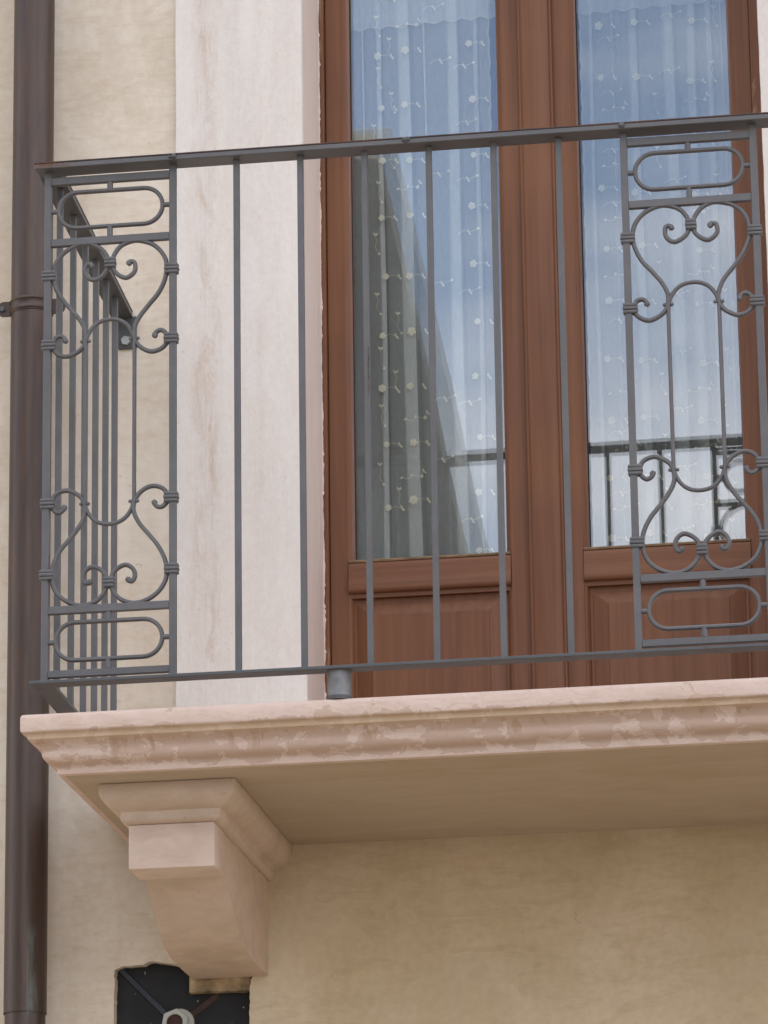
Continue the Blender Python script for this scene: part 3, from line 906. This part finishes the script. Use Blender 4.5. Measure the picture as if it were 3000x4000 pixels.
# astragal covering the meeting of the two leaves, with beaded edges
bm = bmesh.new()
ap = [(0.7755, 0.9395), (0.7755, 0.9290), (0.7768, 0.9262), (0.7790, 0.9254), (0.7812, 0.9266), (0.7822, 0.9282), (0.7850, 0.9268), (0.7870, 0.9262), (0.8370, 0.9262), (0.8392, 0.9270), (0.8412, 0.9284),
      (0.8424, 0.9266), (0.8446, 0.9254), (0.8470, 0.9262), (0.8484, 0.9290), (0.8484, 0.9395)]
add_loft(bm, [[(x, y, z) for x, y in ap] for z in (Z0, Z1 - 0.05)])
to_obj('astragal', bm, MAT['wood'], door, smooth=True, sharp=35)

def leaf(x0, x1, gx0, gx1, pane_tilt, inner):
    """one door leaf: stiles, weather rail, raised panel, pane"""
    lf = empty('door_leaf', ((x0 + x1) / 2 - 0.823, LY - FY, 0.0)); lf.parent = door
    b = 0.0075                                     # bevelled moulding round the glass
    GY = 0.9755
    zt = Z1 - 0.052; gz0 = 0.4660; gz1 = zt - 0.06
    def stile(xa, xb, glass_right):
        # section in plan: flat face, small bead, bevel down to the glass
        s = 1 if glass_right else -1
        o, i = (xa, xb) if glass_right else (xb, xa)
        sec = [(o, 1.0), (o, LY + 0.0012), (o + s * 0.0014, LY), (i - s * (b + 0.0035), LY), (i - s * (b + 0.0022), LY + 0.0016), (i - s * (b + 0.0005), LY + 0.0020),
               (i - s * (b * 0.55), LY + 0.0050), (i - s * 0.0008, LY + 0.0150), (i, LY + 0.0210), (i, 1.0)]
        bm = bmesh.new()
        add_loft(bm, [[(x, y, z) for x, y in sec] for z in (Z0 + 0.003, zt)])
        return to_obj('stile', bm, MAT['wood'], lf, smooth=True, sharp=35)
    stile(x0, gx0, True); stile(gx1, x1, False)
    stick('top_rail', (gx0 + 0.0003, gx1 - 0.0003, LY + 0.003, 1.0, gz1, zt), MAT['woodh'], lf)
    # sloping dusty bead below the glass
    bm = bmesh.new()
    sec = [(LY - 0.0025, 0.4530), (LY - 0.0035, 0.4562), (LY - 0.0020, 0.4582), (0.9735, 0.4662), (0.9735, 0.4530)]
    add_loft(bm, [[(x, y, z) for y, z in sec] for x in (gx0 - b - 0.0020, gx1 + b + 0.0020)])
    to_obj('glazing_bead', bm, MAT['sill'], lf)
    # rounded weather rail
    bm = bmesh.new()
    sec = [(1.0, 0.4528), (LY + 0.0005, 0.4528), (LY - 0.0020, 0.4505), (LY - 0.0032, 0.4450), (LY - 0.0038, 0.4350), (LY - 0.0045, 0.4200), (LY - 0.0060, 0.4090), (LY - 0.0080, 0.4010),
           (LY - 0.0084, 0.3955), (LY - 0.0070, 0.3910), (LY - 0.0035, 0.3885), (LY + 0.0030, 0.3880), (LY + 0.0030, 0.3790), (1.0, 0.3790)]
    add_loft(bm, [[(x, y, z) for y, z in sec] for x in (gx0 - b - 0.0022, gx1 + b + 0.0022)])
    to_obj('weather_rail', bm, MAT['woodh'], lf, smooth=True, sharp=40)
    # raised and fielded panel
    a0, a1, c0, c1 = gx0 - 0.0068, gx1 + 0.0068, 0.045, 0.3792
    dep = LY + 0.0150
    bm = bmesh.new()
    rg = []
    for ins, yy in ((0.0, dep + 0.004), (0.0004, dep), (0.0115, dep - 0.0003), (0.0125, dep - 0.0022), (0.0385, dep - 0.0110), (0.0425, dep - 0.0118), (0.0435, dep - 0.0138)):
        k = 0.9 if ins > 0.03 else 1.0
        rg.append([(a0 + ins, yy, c0 + ins * k), (a1 - ins, yy, c0 + ins * k), (a1 - ins, yy, c1 - ins * k), (a0 + ins, yy, c1 - ins * k)])
    add_loft(bm, rg, cap0=False, cap1=True)
    to_obj('raised_panel', bm, MAT['wood'], lf)
    # cove mouldings framing the panel
    for xa, xb in ((a0, a0 + 0.0115), (a1 - 0.0115, a1)):
        pass
    stick('bottom_rail', (gx0 - 0.0066, gx1 + 0.0066, LY + 0.0005, 1.0, Z0 + 0.003, 0.0448), MAT['woodh'], lf)
    # pane: the glazing sits a hair out of plumb
    bm = bmesh.new()
    hz = gz1 - gz0
    c = (gz0 + gz1) / 2
    def yy(z): return GY + (z - c) * math.tan(pane_tilt)
    for off in (0.0,):
        v = [bm.verts.new(p) for p in ((gx0 - 0.004, yy(gz0) + off, gz0 - 0.004), (gx1 + 0.004, yy(gz0) + off, gz0 - 0.004), (gx1 + 0.004, yy(gz1) + off, gz1 + 0.004), (gx0 - 0.004, yy(gz1) + off, gz1 + 0.004))]
        bm.faces.new(v)
    to_obj('glass_pane', bm, MAT['glass'], lf)
    # inner pane of the double glazing, very slightly out of parallel with the outer one
    bm = bmesh.new()
    cxm = (gx0 + gx1) / 2
    def y2(x, z): return GY + 0.016 + (z - c) * math.tan(pane_tilt + inner[1]) + (x - cxm) * math.tan(inner[0])
    v = [bm.verts.new((x, y2(x, z), z)) for x, z in ((gx0 - 0.004, gz0 - 0.004), (gx1 + 0.004, gz0 - 0.004), (gx1 + 0.004, gz1 + 0.004), (gx0 - 0.004, gz1 + 0.004))]
    bm.faces.new(v)
    to_obj('glass_pane', bm, MAT['glass'], lf)
    # dark gasket line round the glass
    box('gasket', (gx0 - 0.001, gx0 + 0.0022, GY - 0.0035, GY - 0.0020, gz0, gz1), MAT['black'], lf)
    box('gasket', (gx1 - 0.0012, gx1 + 0.001, GY - 0.0035, GY - 0.0020, gz0, gz1), MAT['black'], lf)
    return lf
TILT = math.radians(0.12)
leaf(0.3700, 0.7772, 0.4172, 0.7275, TILT, (math.radians(0.22), math.radians(0.03)))
leaf(0.8470, 1.2560, 0.8945, 1.2090, TILT, (math.radians(-0.05), math.radians(-0.05)))

# ------------------------------------------------------------------ curtains
def curtain(gx0, gx1, folds, label, scal, seed):
    rnd = random.Random(seed)
    t = empty('sheer_curtain', ((gx0 + gx1) / 2, 1.012, 0.40), label, 'curtain', 'sheer curtains behind the door panes')
    # plan path: (x, y) with overlapping pleats; every pleat runs back on itself a little
    zb, zt = 0.40, DZ1 - 0.13
    def plan(z):
        pts = []
        x = gx0 - 0.010
        t_ = (z - zb) / (zt - zb)
        for (xf, wv, ov) in folds:
            xc = xf + (wv * 0.6) * (t_ - 0.5) + 0.0015 * math.sin(z * 5 + xf * 60)
            w = ov * (1.05 - 0.25 * t_)
            pts += [(xc - w * 1.0, 1.006), (xc - w * 0.2, 1.004), (xc + w * 0.55, 1.006), (xc + w * 0.75, 1.009), (xc + w * 0.4, 1.011), (xc - w * 0.5, 1.0115), (xc - w * 0.62, 1.0145), (xc - w * 0.3, 1.017), (xc + w * 0.9, 1.015), (xc + w * 1.25, 1.010)]
        return [(gx0 - 0.012, 1.008)] + pts + [(scal(z) if scal else gx1 + 0.012, 1.008)]
    bm = bmesh.new()
    nz = 60; rows = []
    for i in range(nz + 1):
        z = zb + (zt - zb) * i / nz
        base = plan(z)
        if scal and scal(z) < (gx0 + gx1) / 2:    # scalloped edge on the left side
            base = [(scal(z), 1.008)] + base[1:-1] + [(gx1 + 0.012, 1.008)]
        sm = catmull(base, 3)
        rows.append([bm.verts.new((x, y, z)) for x, y in sm])
    for a, b in zip(rows[:-1], rows[1:]):
        for i in range(len(a) - 1): bm.faces.new((a[i], a[i + 1], b[i + 1], b[i]))
    to_obj('cloth', bm, MAT['sheer'], t, smooth=True)
    # gathered heading with its stitched seam
    bm = bmesh.new(); rows = []
    for i in range(5):
        z = 1.634 + (zt - 1.634) * i / 4
        r = []
        for k in range(60):
            x = gx0 - 0.01 + (gx1 - gx0 + 0.02) * k / 59
            r.append(bm.verts.new((x, 1.001 + 0.0015 * math.sin(k * 1.7), z + (0.010 * (k / 59) + 0.0035 * math.sin(k * 0.9) if i == 0 else 0))))
        rows.append(r)
    for a, b in zip(rows[:-1], rows[1:]):
        for i in range(len(a) - 1): bm.faces.new((a[i], a[i + 1], b[i + 1], b[i]))
    to_obj('heading', bm, MAT['sheer'], t, smooth=True)
    bm = bmesh.new()
    pts = [(gx0 - 0.01 + (gx1 - gx0 + 0.02) * k / 59, 1.634 + 0.010 * (k / 59) + 0.0035 * math.sin(k * 0.9)) for k in range(60)]
    add_sweep(bm, pts, 0.0022, 0.0008, 0.9995)
    to_obj('heading_seam', bm, MAT['hem'], t)
    # scalloped hem along the free edge
    if scal:
        sgn = -1 if scal(1.0) > (gx0 + gx1) / 2 else 1
        pts = [(scal(zb + (zt - zb) * i / 260) + sgn * 0.0015, zb + (zt - zb) * i / 260) for i in range(261)]
        bm = bmesh.new(); add_sweep(bm, pts, 0.0034, 0.0008, 1.0025)
        to_obj('scalloped_hem', bm, MAT['hem'], t)
    return t, rnd

def flower(bm, x, y, z, r, rnd):
    n = 5 + (rnd.random() < 0.4)
    a0 = rnd.random() * 6.28
    c = bm.verts.new((x, y - 0.0006, z)); ring = []
    m = n * 6
    for k in range(m):
        a = a0 + 2 * math.pi * k / m
        rr = r * (0.78 + 0.22 * abs(math.cos(n * (a - a0) / 2))) * rnd.uniform(0.93, 1.05)
        ring.append(bm.verts.new((x + rr * 0.95 * math.cos(a), y, z + rr * math.sin(a))))
    for k in range(m): bm.faces.new((c, ring[k], ring[(k + 1) % m]))

def leafshape(bm, x, y, z, r, ang):
    pts = []
    for k in range(10):
        a = 2 * math.pi * k / 10
        u, v = math.cos(a) * r, math.sin(a) * r * 0.5
        pts.append(bm.verts.new((x + u * math.cos(ang) - v * math.sin(ang), y, z + u * math.sin(ang) + v * math.cos(ang))))
    bm.faces.new(pts)

def tendril(bm, pts, y): add_sweep(bm, catmull(pts, 5), 0.00075, 0.0004, y)

def embroidery(t, gx0, gx1, seed, cols, phase):
    rnd = random.Random(seed)
    bm = bmesh.new(); y = 0.9975
    per = 0.1235
    zrow = 0.405 + phase
    while zrow < 2.0:
        for (cx, dz, r, kind) in cols:
            x = cx + rnd.uniform(-0.002, 0.002); z = zrow + dz + rnd.uniform(-0.002, 0.002)
            if not (gx0 - 0.004 < x < gx1 + 0.004) or (kind != 'F' and rnd.random() < 0.25): continue
            if kind != 'F': x += rnd.uniform(-0.006, 0.006); z += rnd.uniform(-0.006, 0.006)
            r = r * rnd.uniform(0.74, 1.02)
            if kind == 'F': x += rnd.uniform(-0.005, 0.005); z += rnd.uniform(-0.007, 0.007)
            if kind == 'F':
                flower(bm, x, y, z, r, rnd)
                if rnd.random() < 0.8: tendril(bm, [(x + r, z), (x + r + 0.010, z + 0.002), (x + r + 0.018, z - 0.003)], y)
                leafshape(bm, x + r + 0.0195, y, z + 0.0005, 0.0040, 1.9); leafshape(bm, x + r + 0.023, y, z - 0.0055, 0.0042, 2.3)
            elif kind == 'B':
                flower(bm, x, y, z, 0.0042, rnd)
                tendril(bm, [(x - 0.0035, z), (x - 0.016, z + 0.002), (x - 0.028, z - 0.004), (x - 0.040, z - 0.002)], y)
                leafshape(bm, x - 0.020, y, z + 0.004, 0.0032, 0.9); leafshape(bm, x - 0.041, y, z - 0.001, 0.0040, 0.5)
                leafshape(bm, x + 0.004, y, z + 0.0125, 0.0040, 1.9); leafshape(bm, x + 0.0075, y, z + 0.008, 0.0034, 2.5)
                tendril(bm, [(x, z + 0.003), (x + 0.003, z + 0.008), (x + 0.0045, z + 0.012)], y)
            elif kind == 'T':
                tendril(bm, [(x, z), (x + 0.004, z - 0.013), (x + 0.001, z - 0.026), (x + 0.008, z - 0.040)], y)
                leafshape(bm, x, y, z + 0.002, 0.0040, 2.2); leafshape(bm, x + 0.0045, y, z + 0.0015, 0.0040, 0.9)
                flower(bm, x + 0.009, y, z - 0.042, 0.0030, rnd)
            elif kind == 'C':
                tendril(bm, [(x - 0.022, z - 0.004), (x - 0.010, z + 0.004), (x + 0.004, z + 0.001), (x + 0.020, z + 0.007)], y)
                leafshape(bm, x, y, z + 0.003, 0.0038, 2.0); leafshape(bm, x + 0.003, y, z - 0.003, 0.0038, 2.3); flower(bm, x + 0.021, y, z + 0.007, 0.0032, rnd)
        zrow += per
    bmesh.ops.recalc_face_normals(bm, faces=bm.faces)
    o = to_obj('embroidery', bm, MAT['thread'], t)
    o['kind'] = 'stuff'

gL = (0.4172, 0.7275); gR = (0.8945, 1.2090)
tL, _ = curtain(gL[0], gL[1], [(0.437, 0.004, 0.004), (0.474, -0.006, 0.009), (0.526, -0.030, 0.020), (0.572, -0.020, 0.004), (0.628, -0.012, 0.018), (0.678, 0.006, 0.008)],
                'sheer white curtain embroidered with cream flowers behind the left glass pane', lambda z: 0.7080 + 0.0040 * abs(math.sin(z * math.pi / 0.046)) - 0.006 * (z - 1.0) + 0.0015 * math.sin(z * 9), 3)
embroidery(tL, gL[0], 0.708, 11, [(0.478, 0.060, 0.0088, 'F'), (0.532, 0.064, 0.0100, 'F'), (0.668, 0.070, 0.0088, 'F'), (0.556, -0.002, 0.004, 'B'), (0.464, 0.022, 0.004, 'T'), (0.598, 0.030, 0.004, 'C'),
                                 (0.655, 0.015, 0.004, 'C'), (0.500, 0.094, 0.004, 'T')], 0.0)
tR, _ = curtain(gR[0], gR[1], [(0.920, 0.0, 0.007), (0.964, 0.004, 0.003), (1.010, -0.008, 0.013), (1.083, -0.012, 0.018), (1.128, 0.006, 0.014), (1.165, 0.0, 0.010), (1.194, 0.002, 0.004)],
                'sheer white curtain embroidered with cream flowers behind the right glass pane', lambda z: 0.9010 - 0.0040 * abs(math.sin(z * math.pi / 0.046)), 5)
embroidery(tR, 0.8975, gR[1], 12, [(0.940, 0.066, 0.0100, 'F'), (1.010, 0.062, 0.0088, 'F'), (0.985, 0.000, 0.004, 'B'), (0.958, 0.030, 0.004, 'C'), (1.048, 0.030, 0.004, 'T'), (1.085, 0.075, 0.004, 'C'),
                                  (1.130, 0.050, 0.0086, 'F'), (1.150, 0.000, 0.004, 'B'), (1.175, 0.080, 0.004, 'T')], 0.026)

# ------------------------------------------------------------------ rain pipe
PX, PYc, PR = -0.1852, 0.655, 0.0415
pipe = empty('rain_pipe', (PX, PYc, GZ), 'dark aged copper rain pipe running down the wall at the left edge', 'rain pipe')
bm = bmesh.new(); add_cyl(bm, (PX, PYc, -0.4905), (PX, PYc, 4.1), PR, n=48, cap=False)
to_obj('pipe_length', bm, MAT['copper'], pipe, smooth=True)
bm = bmesh.new(); add_cyl(bm, (PX, PYc, GZ + 0.02), (PX, PYc, -0.4900), PR - 0.0022, n=48, cap=False)
to_obj('pipe_length', bm, MAT['copper'], pipe, smooth=True)
bm = bmesh.new()
def ringband(bm, z0, z1, r, ridges):
    prof = [(PR + 0.0003, z0), (r, z0 + 0.0006)]
    for zc in ridges: prof += [(r, zc - 0.003), (r + 0.0022, zc), (r, zc + 0.003)]
    prof += [(r, z1 - 0.0006), (PR + 0.0003, z1)]
    n = 48
    add_loft(bm, [[(PX + a * math.cos(2 * math.pi * k / n), PYc + a * math.sin(2 * math.pi * k / n), z) for k in range(n)] for a, z in prof], False, False)
ringband(bm, 0.9250, 0.9550, PR + 0.0016, (0.9305, 0.9495))
cl = to_obj('pipe_clamp', bm, MAT['copper'], pipe, smooth=True, sharp=50)
for sx in (-1, 1):
    bm = bmesh.new()
    cxl = PX + sx * (PR + 0.0155)
    pts = []
    for k in range(17):
        a = -math.pi / 2 + math.pi * k / 16
        pts.append((cxl + sx * 0.013 * math.cos(a) * 1.0, 0.9395 + 0.0155 * math.sin(a)))
    pts += [(PX + sx * (PR - 0.002), 0.9550), (PX + sx * (PR - 0.002), 0.9240)]
    add_loft(bm, [[(x, y, z) for x, z in pts] for y in (PYc - 0.006, PYc - 0.001)])
    to_obj('clamp_lug', bm, MAT['copper'], cl)
    bm = bmesh.new(); add_cyl(bm, (cxl + sx * 0.002, PYc - 0.011, 0.9395), (cxl + sx * 0.002, PYc - 0.006, 0.9395), 0.0060, n=6)
    to_obj('clamp_bolt', bm, MAT['iron2'], cl)

# ------------------------------------------------------------------ junction box below the bracket
jb = empty('junction_box', (0.105, W + 0.03, -0.50), 'black square junction box let into the plaster below the stone bracket', 'junction box')
BY = W + 0.022
box('back_plate', (-0.0300, 0.2420, BY, BY + 0.012, -0.640, -0.3800), MAT['black'], jb, 0.002)
def rib(p0, p1, w, mat, nm='rib', h=0.007):
    bm = bmesh.new()
    d = Vector((p1[0] - p0[0], 0, p1[1] - p0[1])).normalized(); nrm = Vector((-d.z, 0, d.x))
    rings = []
    for p in (p0, p1):
        c = Vector((p[0], 0, p[1]))
        sec = [(-w / 2, BY - 0.0005), (-w / 2 * 0.7, BY - h), (w / 2 * 0.7, BY - h), (w / 2, BY - 0.0005)]
        rings.append([tuple(Vector((c.x + nrm.x * u, yy, c.z + nrm.z * u))) for u, yy in sec])
    add_loft(bm, rings)
    to_obj(nm, bm, mat, jb)
rib((-0.0190, -0.3940), (0.072, -0.4860), 0.0135, MAT['rib'])
rib((0.1740, -0.4490), (0.120, -0.4890), 0.0150, MAT['ribr'], 'tape_strip', 0.003)
rib((0.104, -0.5150), (0.205, -0.6150), 0.0135, MAT['rib'])
rib((0.074, -0.5150), (-0.020, -0.6150), 0.0135, MAT['rib'])
NC = (0.0935, -0.5040)
bm = bmesh.new(); add_cyl(bm, (NC[0] + 0.006, BY - 0.0090, NC[1] + 0.0005), (NC[0] + 0.006, BY, NC[1] + 0.0005), 0.0275, n=40)
to_obj('washer', bm, MAT['nut'], jb, smooth=True, sharp=40)
def annulus(bm, cx, cz, ro, ri, y0, y1, n_o, n=48, rot=0.0):
    out = []
    for yy, bev in ((y0, 0.0012), (y0 + 0.0015, 0), (y1, 0)):
        for r_ in (0,):
            pass
    def outer_r(a):
        if n_o == 0: return ro
        seg = 2 * math.pi / n_o
        aa = (a - rot) % seg - seg / 2
        return ro * math.cos(seg / 2) / math.cos(aa)
    ringdefs = [(lambda a: ri, y1), (lambda a: ri, y0 + 0.001), (lambda a: ri + 0.001, y0), (lambda a: outer_r(a) - 0.0018, y0), (lambda a: outer_r(a), y0 + 0.002), (lambda a: outer_r(a), y1)]
    rings = [[(cx + f(2 * math.pi * k / n) * math.cos(2 * math.pi * k / n), yy, cz + f(2 * math.pi * k / n) * math.sin(2 * math.pi * k / n)) for k in range(n)] for f, yy in ringdefs]
    add_loft(bm, rings, False, False)
bm = bmesh.new(); annulus(bm, NC[0] - 0.002, NC[1], 0.0278, 0.0160, BY - 0.0220, BY - 0.0090, 6, rot=0.35)
nu = to_obj('hex_nut', bm, MAT['nut'], jb, smooth=True, sharp=35)
bm = bmesh.new(); add_cyl(bm, (NC[0] - 0.002, BY - 0.0170, NC[1]), (NC[0] - 0.002, BY - 0.008, NC[1]), 0.0159, n=32)
to_obj('cable_end', bm, MAT['bore'], jb, smooth=True, sharp=40)
bm = bmesh.new()
for (x, z, r) in ((0.0290, -0.4010, 0.0014), (0.0290, -0.4040, 0.0009), (0.1330, -0.4610, 0.0013), (0.2225, -0.4770, 0.0014), (0.0100, -0.4420, 0.0007), (0.2000, -0.5080, 0.0007), (0.0400, -0.5000, 0.0006)):
    bmesh.ops.create_icosphere(bm, subdivisions=1, radius=r, matrix=Matrix.Translation((x, BY - 0.0004, z)))
o = to_obj('plaster_spatter', bm, MAT['chip'], jb); o['kind'] = 'stuff'

# ------------------------------------------------------------------ neighbour across the street (seen reflected in the panes)
nbh = empty('neighbour_house', (-6.0, -14.5, GZ), 'dark stone house with overhanging eaves across the street, mirrored in the left pane', 'house')
bm = bmesh.new()
add_loft(bm, [[(-12.0, -8.85, z), (-1.24, -8.85, z), (-2.22, -22.0, z), (-12.0, -22.0, z)] for z in (GZ - 0.1, 4.95)])
to_obj('wall', bm, MAT['oldwall'], nbh)
bm = bmesh.new()
ex, ey, ez = -0.885, -8.35, 5.0
ov = [(-12.4, ey, ez), (ex, ey, ez), (ex - 0.95, -22.4, ez), (-12.4, -22.4, ez)]
A = [bm.verts.new(p) for p in ov]; B = [bm.verts.new((p[0], p[1], p[2] + 0.12)) for p in ov]
r1 = bm.verts.new((-6.7, -12.6, 7.2)); r2 = bm.verts.new((-6.7, -18.2, 7.2))
bm.faces.new(A[::-1])
for i in range(4):
    j = (i + 1) % 4; bm.faces.new((A[i], A[j], B[j], B[i]))
bm.faces.new((B[0], B[1], r1)); bm.faces.new((B[1], B[2], r2, r1)); bm.faces.new((B[2], B[3], r2)); bm.faces.new((B[3], B[0], r1, r2))
to_obj('roof', bm, MAT['soff'], nbh)
for xx in (-3.2, -5.6, -8.0):
    for zz in (-1.6, 1.6):
        f = box('window', (xx - 0.5, xx + 0.5, -8.8495, -8.815, zz, zz + 1.5), MAT['soff'], nbh)
        box('pane', (xx - 0.41, xx + 0.41, -8.8145, -8.810, zz + 0.09, zz + 1.41), MAT['black'], f)
